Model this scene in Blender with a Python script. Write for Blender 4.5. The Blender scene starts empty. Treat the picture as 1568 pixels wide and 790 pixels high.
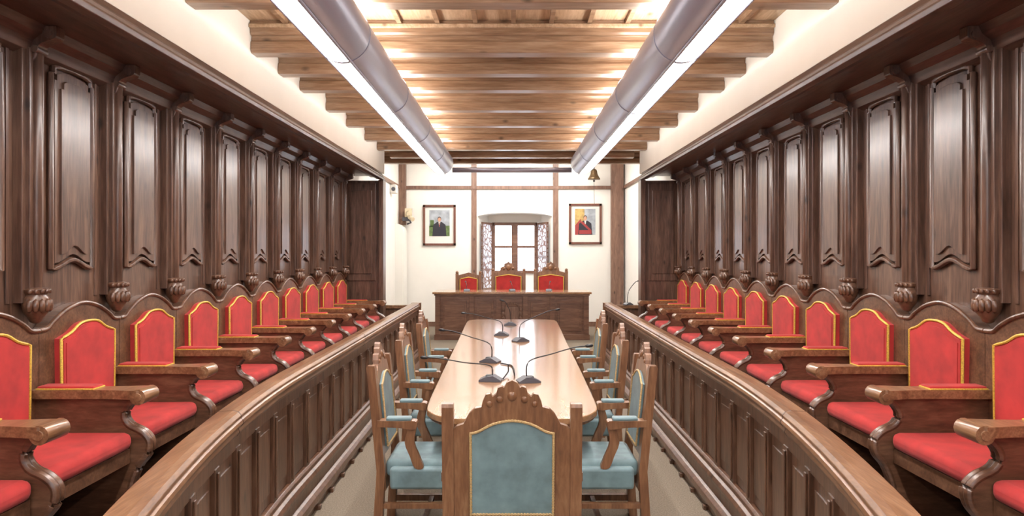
import bpy, bmesh, math, random
from mathutils import Vector, Matrix
random.seed(3)
scene = bpy.context.scene

# ------------------------------------------------------------ materials
def new_mat(name):
    m = bpy.data.materials.new(name); m.use_nodes = True
    nt = m.node_tree; b = nt.nodes['Principled BSDF']
    return m, nt, b

def wood(name, dark, mid, light, scale=(9, 9, 0.9), rough=0.38, coat=0.25, knots=True, bump=0.08):
    m, nt, b = new_mat(name)
    N, L = nt.nodes, nt.links
    mp = N.new('ShaderNodeMapping'); mp.inputs['Scale'].default_value = scale
    geo = N.new('ShaderNodeNewGeometry')
    L.new(geo.outputs['Position'], mp.inputs['Vector'])
    n = N.new('ShaderNodeTexNoise'); n.inputs['Scale'].default_value = 1.6; n.inputs['Detail'].default_value = 7
    n.inputs['Distortion'].default_value = 0.9; n.inputs['Roughness'].default_value = 0.62
    L.new(mp.outputs[0], n.inputs['Vector'])
    n2 = N.new('ShaderNodeTexNoise'); n2.inputs['Scale'].default_value = 9; n2.inputs['Detail'].default_value = 4
    L.new(mp.outputs[0], n2.inputs['Vector'])
    ad = N.new('ShaderNodeMix'); ad.data_type = 'FLOAT'; ad.inputs[0].default_value = .35
    L.new(n.outputs['Fac'], ad.inputs[2]); L.new(n2.outputs['Fac'], ad.inputs[3])
    r = N.new('ShaderNodeValToRGB'); e = r.color_ramp.elements
    e[0].position = .34; e[0].color = (*dark, 1); e[1].position = .66; e[1].color = (*light, 1)
    q = r.color_ramp.elements.new(.5); q.color = (*mid, 1)
    L.new(ad.outputs[0], r.inputs[0])
    out = r.outputs[0]
    if knots:
        mp2 = N.new('ShaderNodeMapping'); mp2.inputs['Scale'].default_value = tuple(6.5 if s > 2 else 3.8 for s in scale)
        L.new(geo.outputs['Position'], mp2.inputs['Vector'])
        v = N.new('ShaderNodeTexVoronoi'); v.inputs['Scale'].default_value = 1.0
        L.new(mp2.outputs[0], v.inputs['Vector'])
        kr = N.new('ShaderNodeValToRGB'); kr.color_ramp.elements[0].position = .04; kr.color_ramp.elements[0].color = (.35, .35, .35, 1)
        kr.color_ramp.elements[1].position = .17; kr.color_ramp.elements[1].color = (1, 1, 1, 1)
        L.new(v.outputs['Distance'], kr.inputs[0])
        mx = N.new('ShaderNodeMix'); mx.data_type = 'RGBA'; mx.blend_type = 'MULTIPLY'; mx.inputs[0].default_value = 1
        L.new(out, mx.inputs[6]); L.new(kr.outputs[0], mx.inputs[7]); out = mx.outputs[2]
    L.new(out, b.inputs['Base Color'])
    b.inputs['Roughness'].default_value = rough
    b.inputs['Coat Weight'].default_value = coat; b.inputs['Coat Roughness'].default_value = .22
    bp = N.new('ShaderNodeBump'); bp.inputs['Strength'].default_value = bump; bp.inputs['Distance'].default_value = .01
    L.new(n.outputs['Fac'], bp.inputs['Height']); L.new(bp.outputs[0], b.inputs['Normal'])
    return m

def plain(name, col, rough=.6, metal=0, noise=0.0, nscale=40, bump=0, sheen=0, coat=0):
    m, nt, b = new_mat(name); N, L = nt.nodes, nt.links
    n = N.new('ShaderNodeTexNoise'); n.inputs['Scale'].default_value = nscale; n.inputs['Detail'].default_value = 5
    geo = N.new('ShaderNodeNewGeometry'); L.new(geo.outputs['Position'], n.inputs['Vector'])
    r = N.new('ShaderNodeValToRGB'); e = r.color_ramp.elements
    e[0].position = .3; e[1].position = .7
    e[0].color = (*[c * (1 - noise) for c in col], 1); e[1].color = (*[min(1, c * (1 + noise)) for c in col], 1)
    L.new(n.outputs['Fac'], r.inputs[0]); L.new(r.outputs[0], b.inputs['Base Color'])
    b.inputs['Roughness'].default_value = rough; b.inputs['Metallic'].default_value = metal
    b.inputs['Sheen Weight'].default_value = sheen; b.inputs['Coat Weight'].default_value = coat
    if bump:
        bp = N.new('ShaderNodeBump'); bp.inputs['Strength'].default_value = bump; bp.inputs['Distance'].default_value = .01
        L.new(n.outputs['Fac'], bp.inputs['Height']); L.new(bp.outputs[0], b.inputs['Normal'])
    return m

def emit(name, col, s):
    m, nt, b = new_mat(name)
    b.inputs['Base Color'].default_value = (.8, .8, .8, 1)
    b.inputs['Emission Color'].default_value = (*col, 1); b.inputs['Emission Strength'].default_value = s
    return m

W_DARK = wood('wainscot_wood', (.040, .019, .012), (.105, .053, .035), (.185, .102, .068), rough=.33, coat=.35)
W_DARKY = wood('wainscot_wood_long', (.042, .021, .015), (.09, .047, .033), (.145, .082, .058), scale=(9, .9, 9), rough=.38)
W_CHAIR = wood('stall_wood', (.052, .023, .013), (.115, .052, .029), (.19, .095, .054), scale=(2.0, 9, 9), rough=.33, coat=.35, knots=False)
W_RAIL = wood('rail_wood', (.11, .048, .023), (.21, .10, .048), (.34, .185, .10), scale=(12, 1.1, 12), rough=.30, coat=.45, knots=False)
W_RAILD = wood('rail_panel_wood', (.060, .028, .016), (.125, .060, .035), (.195, .103, .063), scale=(9, 9, 1.2), rough=.34, coat=.35)
W_BEAM = wood('beam_wood', (.17, .092, .050), (.29, .175, .105), (.42, .285, .19), scale=(.8, 9, 9), rough=.30, coat=.35)
W_PLANK = wood('ceiling_plank_wood', (.36, .23, .135), (.50, .345, .22), (.63, .46, .32), scale=(9, .9, 9), rough=.45)
W_TABLE = wood('table_wood', (.27, .135, .062), (.35, .185, .092), (.42, .235, .125), scale=(7, .5, 7), rough=.14, coat=.6, bump=.01, knots=False)
W_BLUECH = wood('oak_chair_wood', (.11, .046, .022), (.20, .088, .040), (.30, .155, .078), scale=(9, 9, 1.2), rough=.33, coat=.3, knots=False)
W_DESK = wood('desk_wood', (.10, .045, .028), (.18, .085, .052), (.26, .14, .085), scale=(1, 9, 9), rough=.35, knots=False)
W_POST = wood('timber_post_wood', (.12, .06, .04), (.20, .105, .07), (.29, .17, .115), rough=.5)
RED = plain('red_velvet', (.40, .022, .020), .85, noise=.22, nscale=9, sheen=.06, bump=.05)
GOLD = plain('gold_braid', (.62, .40, .06), .5, noise=.3, nscale=150)
BLUE = plain('teal_leather', (.145, .222, .242), .6, noise=.25, nscale=12, sheen=.2, bump=.05)
GOLDB = plain('brass_braid', (.46, .31, .14), .45, noise=.4, nscale=200)
WHITE = plain('white_plaster', (.87, .845, .79), .85, noise=.02, nscale=3, bump=.05)
CARPET = plain('beige_carpet', (.205, .163, .12), .95, noise=.35, nscale=110, bump=.4)
METAL = plain('painted_aluminium', (.44, .47, .60), .33, metal=.35, noise=.03, nscale=4)
GREY = plain('grey_plastic', (.09, .09, .11), .4, noise=.05)
BLACK = plain('black_metal', (.015, .015, .018), .4, noise=.1)
BEIGE = plain('beige_plastic', (.65, .55, .38), .5, noise=.03)
MAT_W = plain('picture_mat', (.75, .73, .68), .6, noise=.02)
FRAME = wood('picture_frame_wood', (.09, .03, .02), (.15, .05, .03), (.2, .08, .05), knots=False)
BRONZE = plain('bronze', (.20, .13, .07), .35, metal=.9, noise=.2)
SLOT = emit('lamp_diffuser', (1.0, .965, .92), 57)
UPL = emit('uplight_diffuser', (1.0, .96, .90), 18)
# lattice shutter
LATT, nt, b = new_mat('painted_lattice')
N, L = nt.nodes, nt.links
geo = N.new('ShaderNodeNewGeometry'); v = N.new('ShaderNodeTexVoronoi'); v.feature = 'DISTANCE_TO_EDGE'; v.inputs['Scale'].default_value = 9
L.new(geo.outputs['Position'], v.inputs['Vector'])
r = N.new('ShaderNodeValToRGB'); r.color_ramp.elements[0].position = .06; r.color_ramp.elements[0].color = (.22, .10, .07, 1)
r.color_ramp.elements[1].position = .12; r.color_ramp.elements[1].color = (.72, .76, .86, 1)
L.new(v.outputs['Distance'], r.inputs[0]); L.new(r.outputs[0], b.inputs['Base Color'])

# ------------------------------------------------------------ mesh builder
class MB:
    def __init__(s):
        s.bm = bmesh.new(); s.mats = []; s.M = Matrix.Identity(4)
    def mi(s, m):
        if m not in s.mats: s.mats.append(m)
        return s.mats.index(m)
    def _v(s, co): return s.bm.verts.new(s.M @ Vector(co))
    def box(s, x0, x1, y0, y1, z0, z1, m, bev=0, seg=3, smooth=False):
        c = [(x0,y0,z0),(x1,y0,z0),(x1,y1,z0),(x0,y1,z0),(x0,y0,z1),(x1,y0,z1),(x1,y1,z1),(x0,y1,z1)]
        vs = [s._v(p) for p in c]; k = s.mi(m); fs = []
        for f in [(0,3,2,1),(4,5,6,7),(0,1,5,4),(1,2,6,5),(2,3,7,6),(3,0,4,7)]:
            fc = s.bm.faces.new([vs[i] for i in f]); fc.material_index = k; fs.append(fc)
        if bev:
            es = list({e for f in fs for e in f.edges})
            r = bmesh.ops.bevel(s.bm, geom=es, offset=bev, segments=seg, affect='EDGES', profile=.5)
            for f in r['faces']: f.material_index = k; f.smooth = True
    def prism(s, poly, lo, hi, m, axis='y', smooth=False):
        def P(p, t):
            return {'x': (t, p[0], p[1]), 'y': (p[0], t, p[1]), 'z': (p[0], p[1], t)}[axis]
        k = s.mi(m)
        a = [s._v(P(p, lo)) for p in poly]; b_ = [s._v(P(p, hi)) for p in poly]
        n = len(poly)
        for f in (s.bm.faces.new(a[::-1]), s.bm.faces.new(b_)): f.material_index = k
        for i in range(n):
            f = s.bm.faces.new([a[i], a[(i+1) % n], b_[(i+1) % n], b_[i]]); f.material_index = k; f.smooth = smooth
    def tube(s, pts, r, m, seg=8, closed=False, rs=None):
        pts = [Vector(p) for p in pts]; n = len(pts); rings = []; k = s.mi(m)
        for i, p in enumerate(pts):
            if closed: t = pts[(i+1) % n] - pts[i-1]
            else: t = pts[min(i+1, n-1)] - pts[max(i-1, 0)]
            t.normalize()
            up = Vector((0, 0, 1)) if abs(t.z) < .9 else Vector((1, 0, 0))
            if closed: up = s.ref
            a = t.cross(up).normalized(); c = a.cross(t).normalized()
            rr = rs[i] if rs else r
            rings.append([s._v(p + a * rr * math.cos(2*math.pi*j/seg) + c * rr * math.sin(2*math.pi*j/seg)) for j in range(seg)])
        for i in range(n if closed else n-1):
            A, B = rings[i], rings[(i+1) % n]
            for j in range(seg):
                f = s.bm.faces.new([A[j], A[(j+1) % seg], B[(j+1) % seg], B[j]]); f.material_index = k; f.smooth = True
        if not closed:
            for R in (rings[0][::-1], rings[-1]):
                f = s.bm.faces.new(R); f.material_index = k
    ref = Vector((1, 0, 0))
    def lathe(s, prof, c, m, seg=16, flat=1.0):
        k = s.mi(m); rings = []
        for (r, z) in prof:
            rings.append([s._v((c[0] + r*math.cos(2*math.pi*j/seg)*flat, c[1] + r*math.sin(2*math.pi*j/seg), c[2] + z)) for j in range(seg)])
        for A, B in zip(rings[:-1], rings[1:]):
            for j in range(seg):
                f = s.bm.faces.new([A[j], A[(j+1) % seg], B[(j+1) % seg], B[j]]); f.material_index = k; f.smooth = True
        for R in (rings[0][::-1], rings[-1]):
            f = s.bm.faces.new(R); f.material_index = k
    def ball(s, c, r, m, seg=10, sc=(1, 1, 1)):
        k = s.mi(m); nv = max(3, seg-4); rings = []
        for i in range(1, nv):
            ph = math.pi*i/nv
            rings.append([s._v((c[0]+sc[0]*r*math.sin(ph)*math.cos(2*math.pi*j/seg), c[1]+sc[1]*r*math.sin(ph)*math.sin(2*math.pi*j/seg), c[2]+sc[2]*r*math.cos(ph))) for j in range(seg)])
        top = s._v((c[0], c[1], c[2]+sc[2]*r)); bot = s._v((c[0], c[1], c[2]-sc[2]*r))
        for j in range(seg):
            j2 = (j+1) % seg
            fs = [s.bm.faces.new([top, rings[0][j], rings[0][j2]]), s.bm.faces.new([bot, rings[-1][j2], rings[-1][j]])]
            for A, B in zip(rings[:-1], rings[1:]): fs.append(s.bm.faces.new([A[j], B[j], B[j2], A[j2]]))
            for f in fs: f.material_index = k; f.smooth = True
    def sweep(s, path, prof, m, smooth=False):
        k = s.mi(m); rings = []
        for (p, nn) in path:
            rings.append([s._v((p[0] + nn[0]*a, p[1] + nn[1]*a, z)) for a, z in prof])
        q = len(prof)
        for A, B in zip(rings[:-1], rings[1:]):
            for j in range(q):
                f = s.bm.faces.new([A[j], A[(j+1) % q], B[(j+1) % q], B[j]]); f.material_index = k; f.smooth = smooth
        for R in (rings[0][::-1], rings[-1]):
            f = s.bm.faces.new(R); f.material_index = k
    def mesh(s, name, origin=(0, 0, 0)):
        bmesh.ops.recalc_face_normals(s.bm, faces=s.bm.faces)
        bmesh.ops.translate(s.bm, verts=s.bm.verts, vec=-Vector(origin))
        me = bpy.data.meshes.new(name); s.bm.to_mesh(me); s.bm.free()
        for m in s.mats: me.materials.append(m)
        return me
    def obj(s, name, origin=(0, 0, 0), bevel=0):
        return place(s.mesh(name, origin), name, origin, bevel=bevel)

def place(me, name, loc, rot=0, bevel=0):
    o = bpy.data.objects.new(name, me); scene.collection.objects.link(o)
    o.location = loc; o.rotation_euler = (0, 0, rot)
    if bevel:
        bv = o.modifiers.new('bevel', 'BEVEL'); bv.width = bevel; bv.segments = 2; bv.limit_method = 'ANGLE'; bv.angle_limit = math.radians(40)
    return o

def smoothcurve(pts, n=5, closed=False):
    out = []; N_ = len(pts)
    rng = N_ if closed else N_-1
    for i in range(rng):
        g = (lambda j: pts[j % N_]) if closed else (lambda j: pts[max(0, min(N_-1, j))])
        p0, p1, p2, p3 = g(i-1), g(i), g(i+1), g(i+2)
        for k in range(n):
            t = k/n
            out.append(tuple(.5*((2*p1[d]) + (-p0[d]+p2[d])*t + (2*p0[d]-5*p1[d]+4*p2[d]-p3[d])*t*t + (-p0[d]+3*p1[d]-3*p2[d]+p3[d])*t**3) for d in range(len(p1))))
    if not closed: out.append(tuple(pts[-1]))
    return out

Y0 = -2.6          # front wall (behind camera)
YB = 14.5          # back wall
PLAT = .42
DAIS = .19
PITCH = .688
CH0 = 3.70         # first visible stall centre
# ------------------------------------------------------------ room shell
m = MB(); m.box(-2.9, 2.9, Y0-.2, YB+.7, -.1, 0, CARPET); m.obj('floor')
m = MB(); m.box(-2.38, 2.38, 11.1, YB, 0.0, DAIS, CARPET); m.box(-2.38, 2.38, 11.06, 11.1, 0, DAIS, W_DESK); m.obj('dais_floor')
for s, nm in ((-1, 'left'), (1, 'right')):
    def X(a, b): return (a, b) if s > 0 else (-b, -a)
    m = MB()
    m.box(*X(2.40, 2.75), Y0, 9.80, 0, 2.90, W_DARK)
    m.box(*X(2.39, 2.75), 9.80, YB+.7, 0, 3.9, WHITE)
    m.obj('wall_' + nm)
    m = MB()
    m.box(*X(1.87, 2.75), Y0, 10.0, 2.902, 3.399, WHITE)
    m.obj('wall_upper_' + nm)
# front wall (behind the camera) with two unseen openings added for fill daylight
m = MB()
for a, b_ in ((-2.9, -1.75), (-.55, .55), (1.75, 2.9)): m.box(a, b_, Y0-.2, Y0, 0, 3.7, WHITE)
for a, b_ in ((-1.75, -.55), (.55, 1.75)):
    m.box(a, b_, Y0-.2, Y0, 0, .9, WHITE); m.box(a, b_, Y0-.2, Y0, 3.0, 3.7, WHITE)
m.obj('wall_front')
for i, c in enumerate((-1.15, 1.15)):  # window frames for the added fill-light openings
    m = MB(); yq = Y0-.1
    for a, b_, z0, z1 in ((c-.6, c-.53, .9, 3), (c+.53, c+.6, .9, 3), (c-.03, c+.03, .9, 3), (c-.6, c+.6, .9, .97), (c-.6, c+.6, 2.93, 3), (c-.6, c+.6, 1.9, 1.95)):
        m.box(a, b_, yq-.03, yq+.03, z0, z1, W_DESK)
    m.obj('window_%d' % (i+2), (c, yq, .9))
CX = .06
m = MB()
m.prism([(-2.75, YB), (CX-.80, YB), (CX-.52, YB+.7), (-2.75, YB+.7)], 0, 3.9, WHITE, 'z')
m.prism([(2.75, YB), (CX+.80, YB), (CX+.52, YB+.7), (2.75, YB+.7)], 0, 3.9, WHITE, 'z')
arch = [(CX-.82, 3.9), (CX-.82, 2.50)] + [(CX + .82*math.sin(t*math.pi/2), 2.50 + .11*math.cos(t*math.pi/2)) for t in [i/8 for i in range(-7, 8)]] + [(CX+.82, 2.50), (CX+.82, 3.9)]
m.prism(arch, YB+.001, YB+.70, WHITE, 'y')
m.box(CX-.82, CX+.82, YB+.001, YB+.7, 0, .95, WHITE)
m.box(CX-.6, CX+.6, YB+.55, YB+.69, .95, 1.30, WHITE)
m.box(CX-.6, CX+.6, YB+.55, YB+.69, 2.42, 2.7, WHITE)
m.obj('wall_back')
m = MB(); m.box(-2.9, 2.9, Y0-.2, 11.05, 3.40, 3.50, W_PLANK)
for i in range(-6, 7):
    x = i*.27+.01
    m.box(x-.016, x+.016, Y0, 11.0, 3.372, 3.401, W_BEAM)
m.box(-2.9, 2.9, 11.0, YB+.7, 3.85, 3.95, WHITE)
m.box(-2.39, 2.39, 11.0, 11.06, 3.36, 3.90, WHITE)
m.obj('ceiling')
beams = [-2.0, -1.1, -.2, .7, 1.5, 2.25, 3.05, 3.89, 4.87, 5.44, 5.99, 6.84, 7.68, 8.64, 9.43, 10.20, 10.87]
for y in beams:
    hw = 1.868 if y < 9.9 else (1.83 if y < 10.5 else 2.385)
    m = MB()
    prof = [(-.08, 3.40), (-.08, 3.315), (-.07, 3.30), (-.052, 3.295), (-.052, 3.262), (-.068, 3.255), (-.072, 3.20), (-.058, 3.175), (.058, 3.175), (.072, 3.20), (.068, 3.255), (.052, 3.262), (.052, 3.295), (.07, 3.30), (.08, 3.315), (.08, 3.40)]
    m.prism([(y+.075+p[0], p[1]) for p in prof], -hw, hw, W_BEAM, 'x')
    m.box(-hw, hw, y-.03, y, 3.345, 3.37, W_PLANK)
    m.obj('ceiling_beam', (0, y+.075, 3.3), bevel=.003)

# cornice / canopy
for s in (-1, 1):
    m = MB()
    prof = [(1.83, 2.79), (1.825, 2.815), (1.84, 2.83), (1.84, 2.85), (1.86, 2.865), (1.868, 2.90), (2.40, 2.90), (2.40, 2.85), (2.05, 2.85),
            (2.03, 2.83), (1.97, 2.83), (1.95, 2.81), (1.90, 2.80), (1.88, 2.785)]
    m.prism([(s*a, z) for a, z in prof], Y0+.001, 9.82, W_DARKY, 'y')
    m.prism([(s*a, z) for a, z in [(2.40, 2.85), (2.27, 2.85), (2.29, 2.81), (2.33, 2.78), (2.35, 2.73), (2.40, 2.71)]], Y0+.001, 9.68, W_DARKY, 'y')
    m.obj('canopy_cornice', (s*2.1, 4, 2.85), bevel=.003)

# wainscot per side
def wainscot(s):
    m = MB()
    def P(u): return s*u
    def bx(u0, u1, *r, **k):
        a, b_ = sorted((s*u0, s*u1)); m.box(a, b_, *r, **k)
    m.ref = Vector((1, 0, 0))
    for k in range(-8, 10):
        yp = CH0 - PITCH/2 + PITCH*k
        if yp > 9.69 or yp < Y0+.1: continue
        bx(2.355, 2.40, yp-.075, yp+.075, 1.50, 2.75, m=W_DARK)
        bx(2.335, 2.36, yp-.05, yp+.05, 1.54, 2.74, m=W_DARK)
        m.tube([(P(2.333), yp, 1.54), (P(2.333), yp, 2.74)], .024, W_DARK, 10)
        m.lathe([(.012, -.155), (.03, -.145), (.04, -.125), (.060, -.10), (.070, -.06), (.066, -.03), (.052, -.012), (.064, 0), (.068, .015), (.045, .022)],
                (P(2.34), yp, 1.55), W_CHAIR, 14, .8)
        for j in range(7):
            th = math.pi*(j+.5)/7
            cxs = P(2.34 - .055*math.sin(th))
            m.ball((cxs, yp + .066*math.cos(th), 1.485), .016, W_CHAIR, 8, (1, 1, 2.2))
            m.ball((cxs, yp + .062*math.cos(th), 1.555), .011, W_CHAIR, 8, (1, 1, 1.2))
        c = smoothcurve([(2.38, 2.66), (2.335, 2.68), (2.32, 2.715), (2.305, 2.755), (2.265, 2.775), (2.235, 2.785), (2.22, 2.80), (2.22, 2.848)], 4)
        m.prism([(P(a), z) for a, z in c] + [(P(2.38), 2.848)], yp-.032, yp+.032, W_DARK, 'y')
        m.tube([(P(2.255), yp-.04, 2.808), (P(2.255), yp+.04, 2.808)], .02, W_DARK, 10)
        m.tube([(P(2.322), yp-.04, 2.735), (P(2.322), yp+.04, 2.735)], .018, W_DARK, 10)
        yc = yp + PITCH/2
        if yc > 9.5: continue
        def outline(h, z0, z1):
            pts = [(yc-h, z1-.045), (yc-h+.02, z1-.045), (yc-h+.02, z1-.012), (yc-h*.62, z1), (yc, z1+.006), (yc+h*.62, z1), (yc+h-.02, z1-.012), (yc+h-.02, z1-.045), (yc+h, z1-.045)]
            for i in range(0, 15):
                t = 1-i/7
                at = abs(t)
                z = z0 + .046*(.5+.5*math.cos(math.pi*min(1, at/.9)))
                pts.append((yc+h*t, z))
            return pts
        lo, hi = sorted((P(2.402), P(2.378)))
        m.prism(outline(.150, 1.69, 2.69), lo, hi, W_DARK, 'x')
        lo, hi = sorted((P(2.379), P(2.366)))
        m.prism(outline(.112, 1.735, 2.65), lo, hi, W_DARK, 'x')
        m.tube([(P(2.385), a, z) for a, z in outline(.172, 1.66, 2.72)], .016, W_DARK, 6, closed=True)
        bx(2.392, 2.401, yc-.235, yc-.215, 1.5, 2.75, m=W_DARK)
        bx(2.392, 2.401, yc+.215, yc+.235, 1.5, 2.75, m=W_DARK)
    m.obj('wall_panelling', (s*2.38, 3.5, 2.1), bevel=.004)
    m = MB()
    bx2 = lambda u0, u1, *r: m.box(*sorted((s*u0, s*u1)), *r)
    bx2(1.84, 2.389, 9.80, 9.88, PLAT+.001, 2.785, W_DARK)
    bx2(1.83, 1.90, 9.70, 9.90, PLAT+.001, 2.785, W_DARK)
    bx2(1.84, 2.39, 9.76, 9.80, PLAT+.001, 2.78, W_DARK)
    bx2(1.95, 2.36, 9.745, 9.76, 1.35, 2.74, W_DARK)
    bx2(2.0, 2.31, 9.732, 9.745, 1.45, 2.64, W_DARK)
    m.obj('wood_screen', (s*2.1, 9.8, 0), bevel=.005)
    m = MB()
    m.box(*sorted((s*1.50, s*2.399)), Y0+.01, 9.79, 0, PLAT, W_DARKY)
    m.box(*sorted((s*1.50, s*2.38)), 9.79, 10.38, 0, PLAT, W_DARKY)
    m.obj('seating_platform', (s*2, 4, 0))
for s in (-1, 1): wainscot(s)

# ------------------------------------------------------------ red stall chairs
def stall(s, both):
    m = MB(); h = PITCH/2
    def bx(u0, u1, *r, **k):
        a, b_ = sorted((s*u0, s*u1)); m.box(a, b_, *r, **k)
    top = smoothcurve([(-h+.002, 1.36), (-h+.06, 1.365), (-h+.11, 1.40), (-.13, 1.45), (0, 1.475), (.13, 1.45), (h-.11, 1.40), (h-.06, 1.365), (h-.002, 1.36)], 4)
    lo, hi = sorted((s*2.325, s*2.398))
    m.prism([(-h+.002, PLAT)] + top + [(h-.002, PLAT)], lo, hi, W_CHAIR, 'x')
    m.tube([(s*2.325, a, z) for a, z in top], .012, W_CHAIR, 8)
    pen = [(-.225, .86), (-.232, 1.305)] + smoothcurve([(-.232, 1.305), (-.15, 1.330), (-.08, 1.368), (0, 1.378), (.08, 1.368), (.15, 1.330), (.232, 1.305)], 3)[1:] + [(.225, .86)]
    lo, hi = sorted((s*2.29, s*2.33)); m.prism(pen, lo, hi, RED, 'x')
    cz = 1.11
    for q, d in ((.95, .006), (.88, .010)):
        lo, hi = sorted((s*(2.29-d), s*2.30)); m.prism([(a*q, cz+(z-cz)*q) for a, z in pen], lo, hi, RED, 'x')
    m.tube([(s*2.290, a, z) for a, z in pen], .0075, GOLD, 6)
    bx(1.84, 2.31, -.312, .312, .79, .875, m=RED, bev=.035, seg=4)
    bx(1.86, 2.31, -.312, .312, .72, .79, m=W_CHAIR)
    bx(2.26, 2.31, -.312, .312, PLAT, .72, m=W_CHAIR)
    for yy in ([-h, h] if both else [-h]):
        cur = smoothcurve([(1.83, 1.04), (1.875, 1.0), (1.90, .95), (1.875, .90), (1.81, .865), (1.775, .82), (1.785, .76), (1.83, .70), (1.865, .60), (1.86, .50), (1.845, PLAT+.002)], 4)
        m.prism([(s*2.33, PLAT), (s*2.33, 1.04)] + [(s*a, z) for a, z in cur], yy-.026, yy+.026, W_CHAIR, 'y')
        m.tube([(s*a, yy-.014, z) for a, z in cur[:-2]], .017, W_CHAIR, 8)
        m.tube([(s*a, yy+.014, z) for a, z in cur[:-2]], .017, W_CHAIR, 8)
        arm = [(2.33, .055), (2.0, .05), (1.92, .055), (1.85, .068), (1.81, .07), (1.785, .06), (1.785, -.06), (1.81, -.07), (1.85, -.068), (1.92, -.055), (2.0, -.05), (2.33, -.055)]
        m.prism([(s*a, yy+b_) for a, b_ in arm], 1.035, 1.078, W_RAIL, 'z')
        m.tube([(s*1.805, yy-.066, 1.045), (s*1.805, yy+.066, 1.045)], .038, W_RAIL, 14)
        m.tube([(s*1.805, yy-.072, 1.045), (s*1.805, yy+.072, 1.045)], .02, W_RAIL, 10)
        bx(2.03, 2.31, yy-.043, yy+.043, 1.075, 1.094, m=RED, bev=.009)
        m.tube([(s*2.31, yy-.045, 1.081), (s*2.03, yy-.045, 1.081), (s*2.03, yy+.045, 1.081), (s*2.31, yy+.045, 1.081)], .0045, GOLD, 6)
    return m.mesh('red_stall_chair', (s*2.1, 0, PLAT))
for s in (-1, 1):
    me = stall(s, False); me2 = stall(s, True)
    for k in range(-8, 9):
        place(me2 if k == 8 else me, 'red_stall_chair', (s*2.1, CH0 + PITCH*k, PLAT), bevel=.004)

# ------------------------------------------------------------ railing
def railx(y): return 1.42 + .008*(y-4.5) if y >= 4.5 else 1.42 - .046*(4.5-y)**2
def railpath(s, ya, yb, step):
    out = []; n = max(2, int((yb-ya)/step)+1)
    for i in range(n):
        y = ya + (yb-ya)*i/(n-1); dx = (railx(y+.01)-railx(y-.01))/.02
        t = Vector((dx, 1)).normalized(); nn = Vector((-t.y, t.x))
        out.append(((s*railx(y), y), (s*nn.x, nn.y)))
    return out
for s in (-1, 1):
    m = MB(); A, B = .9, 10.42
    path = railpath(s, A, B, .16)
    cap = [(-.062, .952), (-.066, .97), (-.05, .988), (.02, .992), (.045, .985), (.058, .968), (.056, .955), (.064, .948), (.068, .932), (.058, .918), (.046, .912), (.046, .900), (.050, .888), (.038, .872), (.026, .866), (-.026, .866), (-.03, .94)]
    m.sweep(path, cap, W_RAIL)
    m.sweep(path, [(-.02, 0), (-.02, .87), (.01, .87), (.01, 0)], W_RAILD)
    m.sweep(path, [(.0, .80), (.0, .866), (.028, .866), (.028, .80)], W_RAILD)
    m.sweep(path, [(0, .0), (0, .30), (.035, .30), (.05, .285), (.048, .262), (.068, .25), (.082, .23), (.078, .205), (.065, .20), (.065, .13), (.085, .12), (.108, .10), (.112, .07), (.105, .05), (.09, .045), (.09, 0)], W_RAILD)
    n = 28
    for i in range(n+1):
        y = A+.03 + (B-A-.06)*i/n; dx = (railx(y+.01)-railx(y-.01))/.02
        ang = math.atan2(-s*dx, 1)
        m.M = Matrix.Translation((s*railx(y), y, 0)) @ Matrix.Rotation(ang, 4, 'Z') @ Matrix.Diagonal((-s, 1, 1, 1))
        m.box(0, .034, -.035, .035, .29, .81, W_RAILD)
        m.box(.034, .043, -.014, .014, .32, .79, W_RAILD)
        m.box(.088, .122, -.02, .02, 0, .03, W_RAILD)
        if i < n:
            y2 = y + (B-A-.06)/n/2; dx = (railx(y2+.01)-railx(y2-.01))/.02
            m.M = Matrix.Translation((s*railx(y2), y2, 0)) @ Matrix.Rotation(math.atan2(-s*dx, 1), 4, 'Z') @ Matrix.Diagonal((-s, 1, 1, 1))
            m.box(0, .022, -.095, .095, .37, .74, W_RAILD)
            m.box(.0, .015, -.125, .125, .31, .80, W_RAILD)
    m.M = Matrix.Identity(4)
    for y in (3.25, 6.4):
        p = railpath(s, y-.006, y+.006, .01)
        m.sweep(p, [(a*1.04, .99+(z-.99)*1.02+.001) for a, z in cap], W_DARK)
    x = railx(10.4)
    m.box(*sorted((s*(x-.07), s*(x+.07))), 10.40, 10.52, 0, .985, W_RAIL)
    m.box(*sorted((s*x, s*2.38)), 10.42, 10.48, 0, .90, W_RAILD)
    m.box(*sorted((s*x, s*2.385)), 10.39, 10.51, .90, .95, W_RAIL)
    m.obj('curved_wooden_railing', (s*1.42, 5, 0), bevel=.003)

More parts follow.
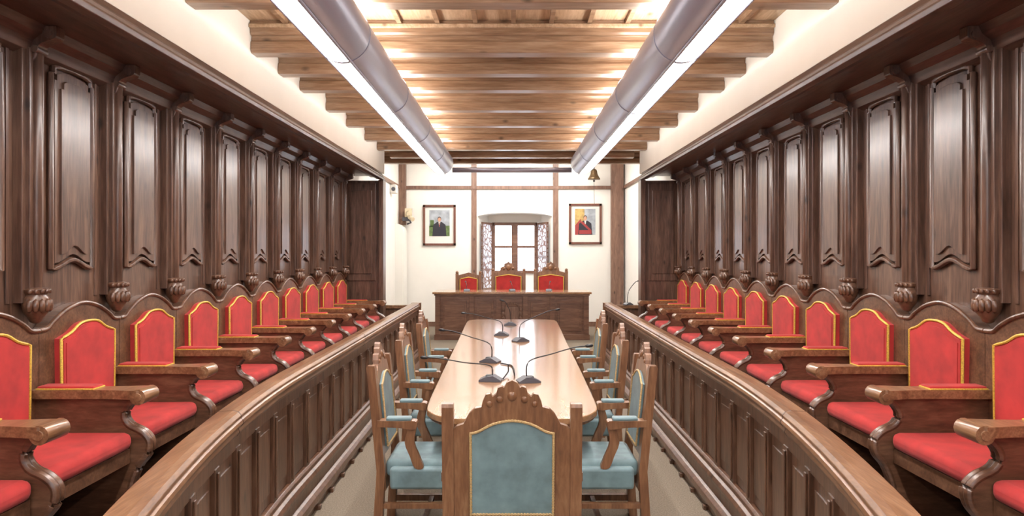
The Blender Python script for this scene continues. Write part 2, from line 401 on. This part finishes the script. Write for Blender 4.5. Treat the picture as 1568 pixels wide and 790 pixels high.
# ------------------------------------------------------------ conference table
half = [(0, 4.02), (.25, 4.04), (.42, 4.10), (.51, 4.22), (.545, 4.38), (.56, 4.9), (.575, 5.6), (.59, 6.6), (.61, 7.8), (.635, 9.0), (.645, 9.8), (.62, 10.02), (.52, 10.12), (.3, 10.16)]
hs = smoothcurve(half, 3)
def ring(k, c=7.0):
    r_ = [(x*k, c+(y-c)*(1-(1-k)*.17)) for x, y in hs]
    return r_ + [(0, c+(10.17-c)*(1-(1-k)*.17))] + [(-x, y) for x, y in r_[::-1][:-1]]
m = MB()
m.prism(ring(1), .722, .76, W_TABLE, 'z')
m.prism(ring(.97), .70, .723, W_BLUECH, 'z')
m.prism(ring(.80), .60, .701, W_BLUECH, 'z')
for y in (4.9, 6.1, 8.0, 9.5):
    m.box(-.06, .06, y-.05, y+.05, .05, .62, W_BLUECH)
    prof = smoothcurve([(-.30, .0), (-.28, .07), (-.14, .12), (-.09, .3), (-.13, .48), (-.26, .56), (-.30, .61)], 4)
    m.prism(prof + [(-a, z) for a, z in prof[::-1]], y-.03, y+.03, W_BLUECH, 'y')
m.box(-.03, .03, 4.9, 9.5, .12, .2, W_BLUECH)
m.obj('conference_table', (0, 7, 0), bevel=.008)

# ------------------------------------------------------------ blue armchairs
def bluechair(hw):
    k = hw/.285; m = MB()
    for sx in (-1, 1):
        x = sx*hw
        m.prism([(-.25, 0), (-.225, .45), (-.285, 1.06), (-.29, 1.075), (-.33, 1.075), (-.335, 1.06), (-.275, .45), (-.305, 0)], x-.026, x+.026, W_BLUECH, 'x')
        m.box(x-.025, x+.025, .19, .24, 0, .46, W_BLUECH)
        m.box(x-.018, x+.018, -.27, .2, .10, .14, W_BLUECH)
        m.box(x-.018, x+.018, -.27, .2, .23, .26, W_BLUECH)
        m.prism(smoothcurve([(-.27, .715), (-.15, .712), (-.07, .70), (-.045, .705), (-.035, .73), (-.05, .752), (-.12, .75), (-.27, .755)], 3), x-.033, x+.033, W_BLUECH, 'x')
        m.prism(smoothcurve([(-.09, .71), (-.11, .62), (-.08, .54), (-.05, .47), (0, .47), (-.02, .53), (-.055, .62), (-.04, .71)], 3), x-.018, x+.018, W_BLUECH, 'x')
        m.box(x-.03, x+.03, -.22, -.07, .748, .772, BLUE, bev=.01)
    Sh = Matrix.Identity(4); Sh[1][2] = -.098; Sh[1][3] = -.25 + .098*.45
    m.M = Sh
    crest = [(.265, .955), (.245, .975), (.215, .985), (.19, 1.03), (.165, 1.055), (.135, 1.062), (.13, 1.085), (.115, 1.118), (.095, 1.122), (.085, 1.108), (.07, 1.12), (.062, 1.148), (.045, 1.155), (.035, 1.148), (.022, 1.172), (0, 1.182)]
    cr = [(x*k, z) for x, z in crest]
    poly = [(-x, z) for x, z in cr] + cr[::-1][1:]
    m.prism([(-.27*k, .53)] + poly + [(.27*k, .53)], -.018, .018, W_BLUECH, 'y')
    for (cx_, cz, r_) in ((0, 1.11, .022), (.055*k, 1.095, .016), (-.055*k, 1.095, .016), (.1*k, 1.075, .014), (-.1*k, 1.075, .014)):
        for yy in (-.018, .018): m.ball((cx_, yy, cz), r_, W_BLUECH, 10, (1, .5, 1))
    m.ref = Vector((0, 1, 0))
    pw = .183*k
    pan = [(-pw, .575), (-pw, .945)] + smoothcurve([(-pw, .945), (-pw*.8, .955), (-pw*.45, .988), (0, 1.003), (pw*.45, .988), (pw*.8, .955), (pw, .945)], 3)[1:] + [(pw, .575)]
    m.prism(pan, -.030, .034, BLUE, 'y')
    for yy in (-.031, .035):
        m.tube([(a, yy, z) for a, z in pan], .0065, GOLDB, 6, closed=True)
        dense = []
        for (p, q) in zip(pan, pan[1:] + pan[:1]):
            L_ = math.hypot(q[0]-p[0], q[1]-p[1]); nn = max(1, int(L_/.014))
            dense += [(p[0]+(q[0]-p[0])*t/nn, p[1]+(q[1]-p[1])*t/nn) for t in range(nn)]
        for a, z in dense: m.ball((a, yy, z), .0076, GOLDB, 7, (1, 1, 1))
    m.M = Matrix.Identity(4)
    m.box(-hw+.026, hw-.026, -.235, .255, .40, .505, BLUE, bev=.035)
    m.box(-hw-.02, hw+.02, -.20, .26, .34, .47, BLUE, bev=.02)
    m.box(-hw, hw, -.26, -.225, .33, .42, W_BLUECH)
    m.box(-hw, hw, .20, .225, .16, .22, W_BLUECH)
    m.box(-hw, hw, -.02, .01, .105, .135, W_BLUECH)
    return m.mesh('blue_armchair')
big = bluechair(.285); small = bluechair(.245)
place(big, 'blue_armchair', (0, 3.34, 0), 0, .003)
for (y, o) in ((4.30, .525), (5.48, .56), (6.72, .575)):
    place(small, 'blue_armchair', (-o, y, 0), -math.pi/2, .003)
    place(small, 'blue_armchair', (o, y, 0), math.pi/2, .003)

# ------------------------------------------------------------ desk microphones
def mic(x, y, z, dx, dy, hgt, sc=1.0, name='gooseneck_microphone'):
    m = MB()
    a = math.atan2(dy, dx)
    m.M = Matrix.Translation((x, y, z)) @ Matrix.Rotation(a, 4, 'Z')
    m.prism([(-.09*sc, 0), (.08*sc, 0), (.08*sc, .012), (.02, .04*sc), (-.03, .045*sc), (-.09*sc, .012)], -.055*sc, .055*sc, GREY, 'y')
    m.box(-.01, .03, -.03*sc, .03*sc, .03*sc, .046*sc, BLACK)
    Lh = math.hypot(dx, dy)
    pts = smoothcurve([(-.02, 0, .04*sc), (.0, 0, .04*sc+hgt*.45), (Lh*.4, 0, hgt*.8), (Lh*.8, 0, hgt*.97), (Lh, 0, hgt)], 5)
    m.tube(pts, .005, BLACK, 6)
    p, q = Vector(pts[-2]), Vector(pts[-1]); d = (q-p).normalized()
    m.tube([q, q+d*.012, q+d*.05, q+d*.062], .013, BLACK, 10, rs=[.007, .013, .013, .007])
    m.obj(name, (x, y, z))
T = .761
mic(-.13, 8.15, T, -.42, .05, .26)
mic(.10, 7.60, T, .40, .25, .33)
mic(-.20, 6.15, T, -.42, .15, .27)
mic(-.17, 5.25, T, -.48, .05, .17)
mic(.13, 5.20, T, .44, .1, .26)
mic(-.03, 9.3, T, -.08, .0, .33)
m = MB(); m.tube(smoothcurve([(-.07, 5.30, T+.006), (-.03, 5.5, T+.03), (-.03, 5.38, T+.10), (.0, 5.55, T+.06), (.02, 5.45, T+.012), (.0, 5.9, T+.006), (-.10, 6.05, T+.006)], 6), .006, BLACK, 6); m.obj('microphone_cable', (0, 5.5, T))

# ------------------------------------------------------------ presidential desk
m = MB(); y0, y1 = 12.2, 12.95
m.box(-1.42, 1.42, y0-.04, y1, 1.015, 1.05, W_TABLE); m.box(-1.39, 1.39, y0-.02, y1, .985, 1.016, W_DESK)
m.box(-1.37, 1.37, y0+.02, y1-.05, DAIS, .986, W_DESK)
m.box(-1.39, 1.39, y0-.005, y1-.03, DAIS, DAIS+.10, W_DESK)
for cx_ in (-1.33, -.72, -.24, .24, .72, 1.33):
    m.box(cx_-.045, cx_+.045, y0-.005, y0+.03, DAIS+.08, .985, W_DESK)
for c0, c1 in ((-1.28, -.77), (-.67, -.29), (.29, .67), (.77, 1.28)):
    m.box(c0+.04, c1-.04, y0+.005, y0+.03, DAIS+.16, .90, W_DESK)
    m.box(c0+.08, c1-.08, y0-.008, y0+.03, DAIS+.22, .84, W_DESK)
m.box(-.18, .18, y0+.005, y0+.03, DAIS+.14, .93, W_DESK)
m.prism([(0, .45), (.10, .52), (.13, .66), (.12, .78), (-.12, .78), (-.13, .66), (-.10, .52)], y0-.015, y0+.02, W_POST, 'y')
for a in range(9):
    t = a/8*math.pi; m.ball((.11*math.cos(t), y0-.005, .80+.05*math.sin(t)), .024, W_POST, 8, (1, .6, 1))
for sx in (-1, 1):
    for z in (.5, .58, .66, .74): m.ball((sx*.15, y0-.003, z), .028, W_POST, 8, (1, .5, 1.3))
m.obj('presidential_desk', (0, 12.5, DAIS), bevel=.005)
for x in (-.83, 0, .68):
    mic(x, 12.5, 1.051, .02 if x > 0 else -.02, .1, .16, .9)

# thrones
def throne(w, top, crest, name):
    m = MB(); h = w/2
    for sx in (-1, 1):
        m.box(sx*h-.03, sx*h+.03, -.03, .04, 0, top-.02, W_BLUECH)
        m.ball((sx*h, .005, top), .032, W_BLUECH)
        m.box(sx*h-.025, sx*h+.025, -.52, -.47, 0, .66, W_BLUECH)
        m.box(sx*h-.035, sx*h+.035, -.54, 0, .64, .69, W_BLUECH)
    poly = [(-h, .5), (-h, top-.06)]
    if crest:
        half_ = [(-h*.8, top-.04), (-h*.55, top-.02), (-h*.5, top+.05), (-h*.3, top+.07), (-h*.25, top+.13), (-h*.1, top+.14), (0, top+.17)]
        poly += half_ + [(-a, z) for a, z in half_[::-1][1:]]
    else:
        poly += [(-h*.5, top-.03), (0, top), (h*.5, top-.03)]
    poly += [(h, top-.06), (h, .5)]
    m.prism(poly, -.005, .03, W_BLUECH, 'y')
    pw = h-.06
    pan = [(-pw, .55), (-pw, top-.13), (-pw*.5, top-.11), (0, top-.09), (pw*.5, top-.11), (pw, top-.13), (pw, .55)]
    m.prism(pan, -.025, 0, RED, 'y'); m.ref = Vector((0, 1, 0))
    m.tube([(a, -.025, z) for a, z in pan], .009, GOLD, 6, closed=True)
    if crest:
        m.ball((0, -.01, top+.05), .05, W_BLUECH, 10, (1, .5, 1.2))
        for sx in (-1, 1): m.ball((sx*.09, -.01, top+.03), .03, W_BLUECH, 10, (1, .5, 1))
    m.box(-h, h, -.52, 0, .40, .48, RED, bev=.03); m.box(-h, h, -.5, 0, .34, .41, W_BLUECH)
    return m.mesh(name)
place(throne(.46, 1.17, False, 'red_throne_chair'), 'red_throne_chair', (-.86, 13.55, DAIS), bevel=.003)
tm = throne(.62, 1.22, True, 'red_throne_chair')
place(tm, 'red_throne_chair', (-.07, 13.55, DAIS), bevel=.003)
place(tm, 'red_throne_chair', (.77, 13.55, DAIS), bevel=.003)

# ------------------------------------------------------------ back wall timbers
def Xb(px): return (px-784)/72.07
def Zb(py): return 1.74 + (388-py)/72.07
n_ = 1
def trim(*b_, mat=W_POST):
    global n_
    m = MB(); m.box(*b_, mat); m.obj('trim_%d' % n_, ((b_[0]+b_[1])/2, (b_[2]+b_[3])/2, b_[4]), bevel=.006); n_ += 1
trim(-.86, -.75, YB-.035, YB-.002, DAIS, 3.85)
trim(.87, .98, YB-.035, YB-.002, DAIS, 3.85)
trim(-2.24, 2.09, YB-.045, YB-.002, 3.10, 3.17)
trim(-2.385, -2.24, YB-.12, YB-.002, 2.34, 3.85)
trim(2.09, 2.35, YB-.12, YB-.002, DAIS, 3.85)
trim(-2.388, -2.35, 10.05, YB-.12, 3.10, 3.17)
trim(2.35, 2.388, 10.05, YB-.12, 3.10, 3.17)
m = MB(); m.box(-2.386, -.88, YB-.02, YB-.001, DAIS, DAIS+.1, W_POST); m.box(1.0, 2.08, YB-.02, YB-.001, DAIS, DAIS+.1, W_POST); m.obj('baseboard_back')
m = MB(); m.prism([(-2.388, DAIS), (-2.388, 2.36), (-2.30, 2.33), (-2.24, 2.27), (-2.22, 2.18), (-2.22, DAIS)], YB-.55, YB-.06, WHITE, 'y'); m.obj('wall_pier')

# window
m = MB(); yw = YB+.56; x0, x1, z0, z1 = CX-.5, CX+.5, 1.30, 2.42
def bar(a, b_, c, d, t=.05): m.box(a, b_, yw-t, yw, c, d, W_DESK)
bar(x0, x0+.07, z0, z1); bar(x1-.07, x1, z0, z1); bar(x0, x1, z0, z0+.06); bar(x0, x1, z1-.07, z1)
bar(CX-.045, CX+.045, z0, z1, .065)
bar(x0, x1, 1.86, 1.91, .055)
for c in (CX-.25, CX+.25):
    bar(c-.21, c-.18, z0, z1, .06); bar(c+.18, c+.21, z0, z1, .06)
m.obj('window_1', (CX, yw, z0), bevel=.004)
for s in (-1, 1):
    m = MB()
    a = Vector((CX+s*.70, YB+.06)); b2 = Vector((CX+s*.50, YB+.50)); d = b2-a; ang = math.atan2(d.y, d.x); Ln = d.length
    m.M = Matrix.Translation((a.x, a.y, 0)) @ Matrix.Rotation(ang, 4, 'Z')
    m.box(0, Ln, -.01, .01, .97, 2.40, LATT)
    for q in (0, Ln-.04): m.box(q, q+.04, -.02, .02, .955, 2.41, W_DESK)
    for z in (.955, 1.65, 2.37): m.box(0, Ln, -.018, .018, z, z+.04, W_DESK)
    m.obj('window_shutter', (a.x, a.y, .96))

# portraits
def portrait(px0, px1, py0, py1, kind):
    m = MB(); xa, xb, zb, za = Xb(px0), Xb(px1), Zb(py1), Zb(py0); cx_ = (xa+xb)/2; yf = YB-.002
    w = .045
    m.box(xa, xa+w, yf-.04, yf, zb, za, FRAME); m.box(xb-w, xb, yf-.04, yf, zb, za, FRAME)
    m.box(xa, xb, yf-.04, yf, zb, zb+w, FRAME); m.box(xa, xb, yf-.04, yf, za-w, za, FRAME)
    m.box(xa+w, xb-w, yf-.012, yf, zb+w, za-w, MAT_W)
    ia, ib, izb, iza = xa+.13, xb-.13, zb+.20, za-.11
    y = yf-.013
    sky = plain('print_sky', (.35, .38, .42), .5, noise=.3, nscale=8); grass = plain('print_green', (.10, .16, .05), .5, noise=.4, nscale=20)
    suit = plain('print_suit', (.02, .02, .03), .5); skin = plain('print_skin', (.55, .30, .20), .5)
    gold = plain('print_gold', (.50, .34, .12), .5, noise=.3, nscale=15); red = plain('print_red', (.32, .04, .04), .5); hair = plain('print_hair', (.06, .04, .03), .5)
    if kind == 0:
        m.box(ia, ib, y-.001, y, izb, iza, sky); m.box(ia, ib, y-.002, y, izb, izb+.22, grass)
        m.box(ia+.02, ia+.1, y-.002, y, izb+.2, izb+.34, grass)
    else:
        m.box(ia, ib, y-.001, y, izb, iza, sky); m.box(ia, ia+.2, y-.002, y, izb, iza, gold)
        m.prism([(ia, izb), (ia, izb+.2), (ia+.12, izb+.34), (ia+.19, izb)], y-.003, y, red, 'y')
    bz = izb+.30
    m.prism([(cx_-.15, izb), (cx_-.13, bz-.06), (cx_-.05, bz), (cx_+.05, bz), (cx_+.13, bz-.06), (cx_+.15, izb)], y-.005, y-.002, suit, 'y')
    m.prism([(cx_-.02, bz), (cx_+.02, bz), (cx_, bz-.11)], y-.006, y-.002, MAT_W, 'y')
    if kind:
        m.prism([(cx_-.10, bz-.04), (cx_-.06, bz-.01), (cx_+.12, bz-.19), (cx_+.10, bz-.23)], y-.0065, y-.003, red, 'y')
        m.prism([(cx_-.13, izb+.02), (cx_-.13, izb+.10), (cx_+.13, izb+.10), (cx_+.13, izb+.02)], y-.0065, y-.003, red, 'y')
    else: m.prism([(cx_-.006, bz-.01), (cx_+.006, bz-.01), (cx_+.008, bz-.1), (cx_-.008, bz-.1)], y-.0065, y-.003, red, 'y')
    el = lambda c, z, a, b_: [(c+a*math.cos(t*math.pi/8), z+b_*math.sin(t*math.pi/8)) for t in range(16)]
    m.prism(el(cx_, bz+.062, .04, .052), y-.005, y-.003, hair, 'y')
    m.prism(el(cx_, bz+.048, .034, .045), y-.006, y-.003, skin, 'y')
    m.obj('framed_portrait', (cx_, yf, (za+zb)/2))
portrait(648, 698, 314, 376, 0)
portrait(871, 921, 312, 374, 1)

# bell
m = MB(); bx_, by, bz = 1.70, 14.15, 3.27
m.lathe([(.125, 0), (.13, .012), (.105, .05), (.075, .11), (.065, .17), (.05, .205), (.015, .22)], (bx_, by, bz), BRONZE, 20)
m.tube([(bx_, by, bz+.21), (bx_, by, bz+.30), (bx_, YB-.003, bz+.30)], .013, BLACK)
m.tube([(bx_, by, bz+.1), (bx_, by, bz-.03)], .01, BLACK); m.ball((bx_, by, bz-.03), .022, BLACK)
m.tube([(bx_, by, bz-.04), (bx_+.005, by, bz-.5)], .004, BLACK)
m.obj('brass_bell', (bx_, by, bz))
m = MB()  # two small wall spotlights in beige housings, not emitting
m.box(-2.24, -2.10, YB-.26, YB-.13, 2.50, 2.68, BEIGE, bev=.015)
m.tube([(-2.17, YB-.25, 2.585), (-2.14, YB-.32, 2.56)], .05, BEIGE, 14); m.tube([(-2.13, YB-.3, 2.50), (-2.05, YB-.4, 2.44)], .045, BEIGE, 14)
m.tube([(-2.17, YB-.2, 2.5), (-2.12, YB-.2, 2.38), (-2.2, YB-.125, 2.36)], .02, GREY, 8); m.box(-2.3, -2.1, YB-.2, YB-.12, 2.42, 2.50, GREY)
m.obj('security_camera', (-2.17, YB-.2, 2.5))
m = MB(); m.box(-2.388, -2.26, 13.35, 13.55, 2.92, 3.09, MAT_W, bev=.02); m.tube([(-2.32, 13.34, 3.0), (-2.32, 13.352, 3.0)], .04, GREY, 14); m.obj('wall_speaker', (-2.33, 13.45, 3))
mic(1.78, 10.45, .951, .16, .1, .36, .8)

# ------------------------------------------------------------ suspended tubular lamps
for s in (-1, 1):
    m = MB(); cx_, cz, R = s*.965, 2.985, .158; ya, yb = -1.8, 9.38
    def pt(a, r=R): return (cx_ + s*r*math.sin(a), cz - r*math.cos(a))
    sl0, sl1 = math.radians(-17), math.radians(36)
    up0, up1 = math.radians(118), math.radians(242)
    def arc(a0, a1, n): return [a0+(a1-a0)*i/n for i in range(n+1)]
    def shell(a0, a1, mat, r0=R, r1=R-.02, n=20, y_a=ya, y_b=yb):
        A_ = arc(a0, a1, n); poly = [pt(a, r0) for a in A_] + [pt(a, r1) for a in A_[::-1]]
        m.prism(poly, y_a, y_b, mat, 'y', smooth=True)
    shell(sl1, up0, METAL); shell(up1, math.radians(343), METAL)
    m.prism([pt(sl0, R-.012), pt(sl1, R-.012), pt(sl1, R-.02), pt(sl0, R-.02)], ya+.01, yb-.05, SLOT, 'y')
    shell(up0, up1, UPL, R-.012, R-.02, 10, ya+.01, yb-.05)
    for a in (sl0, sl1): m.tube([(pt(a)[0], ya, pt(a)[1]), (pt(a)[0], yb, pt(a)[1])], .009, METAL, 8)
    for y in [ya + i*1.42 for i in range(8)]:
        shell(sl0, sl1, METAL, R+.001, R-.02, 6, y, y+.035)
        shell(sl1, math.radians(343), METAL, R+.003, R-.01, 30, y, y+.02)
    m.prism([pt(a, R-.001) for a in arc(0, 2*math.pi, 36)[:-1]], yb-.03, yb+.0, METAL, 'y')
    m.prism([pt(a, R-.03) for a in arc(0, 2*math.pi, 36)[:-1]], yb-.0, yb+.025, METAL, 'y')
    m.prism([pt(a, R-.001) for a in arc(0, 2*math.pi, 36)[:-1]], ya-.0, ya+.03, METAL, 'y')
    for y in (-1.02, 3.97, 5.51, 7.75, 9.36):
        m.tube([(cx_, y, cz+R-.03), (cx_, y, 3.172 if y < 9 else 3.37)], .006, METAL, 8)
    m.obj('suspended_tube_lamp', (cx_, 4, cz))
m = MB(); m.tube([(-.81, 9.3, 2.875), (.81, 9.3, 2.875)], .035, METAL, 16); m.obj('lamp_cross_tube', (0, 9.3, 2.875))
for y in (11.9, 13.2):  # glowing strips over the dais, added to brighten the back wall
    m = MB()
    m.box(-1.4, 1.4, y-.07, y+.07, 3.80, 3.849, SLOT); m.box(-1.42, 1.42, y-.09, y+.09, 3.83, 3.85, METAL)
    m.obj('ceiling_strip_lamp', (0, y, 3.85))

# ------------------------------------------------------------ world + camera
w = bpy.data.worlds.new('World'); scene.world = w; w.use_nodes = True
bg = w.node_tree.nodes['Background']; bg.inputs[0].default_value = (.82, .89, 1, 1); bg.inputs[1].default_value = 5.0
cam = bpy.data.cameras.new('camera'); co = bpy.data.objects.new('camera', cam); scene.collection.objects.link(co)
cam.lens = 24; cam.sensor_width = 36; cam.shift_y = -.0045; cam.clip_start = .05
co.location = (0, 0, 1.74); co.rotation_euler = (math.pi/2, 0, 0)
scene.camera = co
scene.view_settings.view_transform = 'Standard'
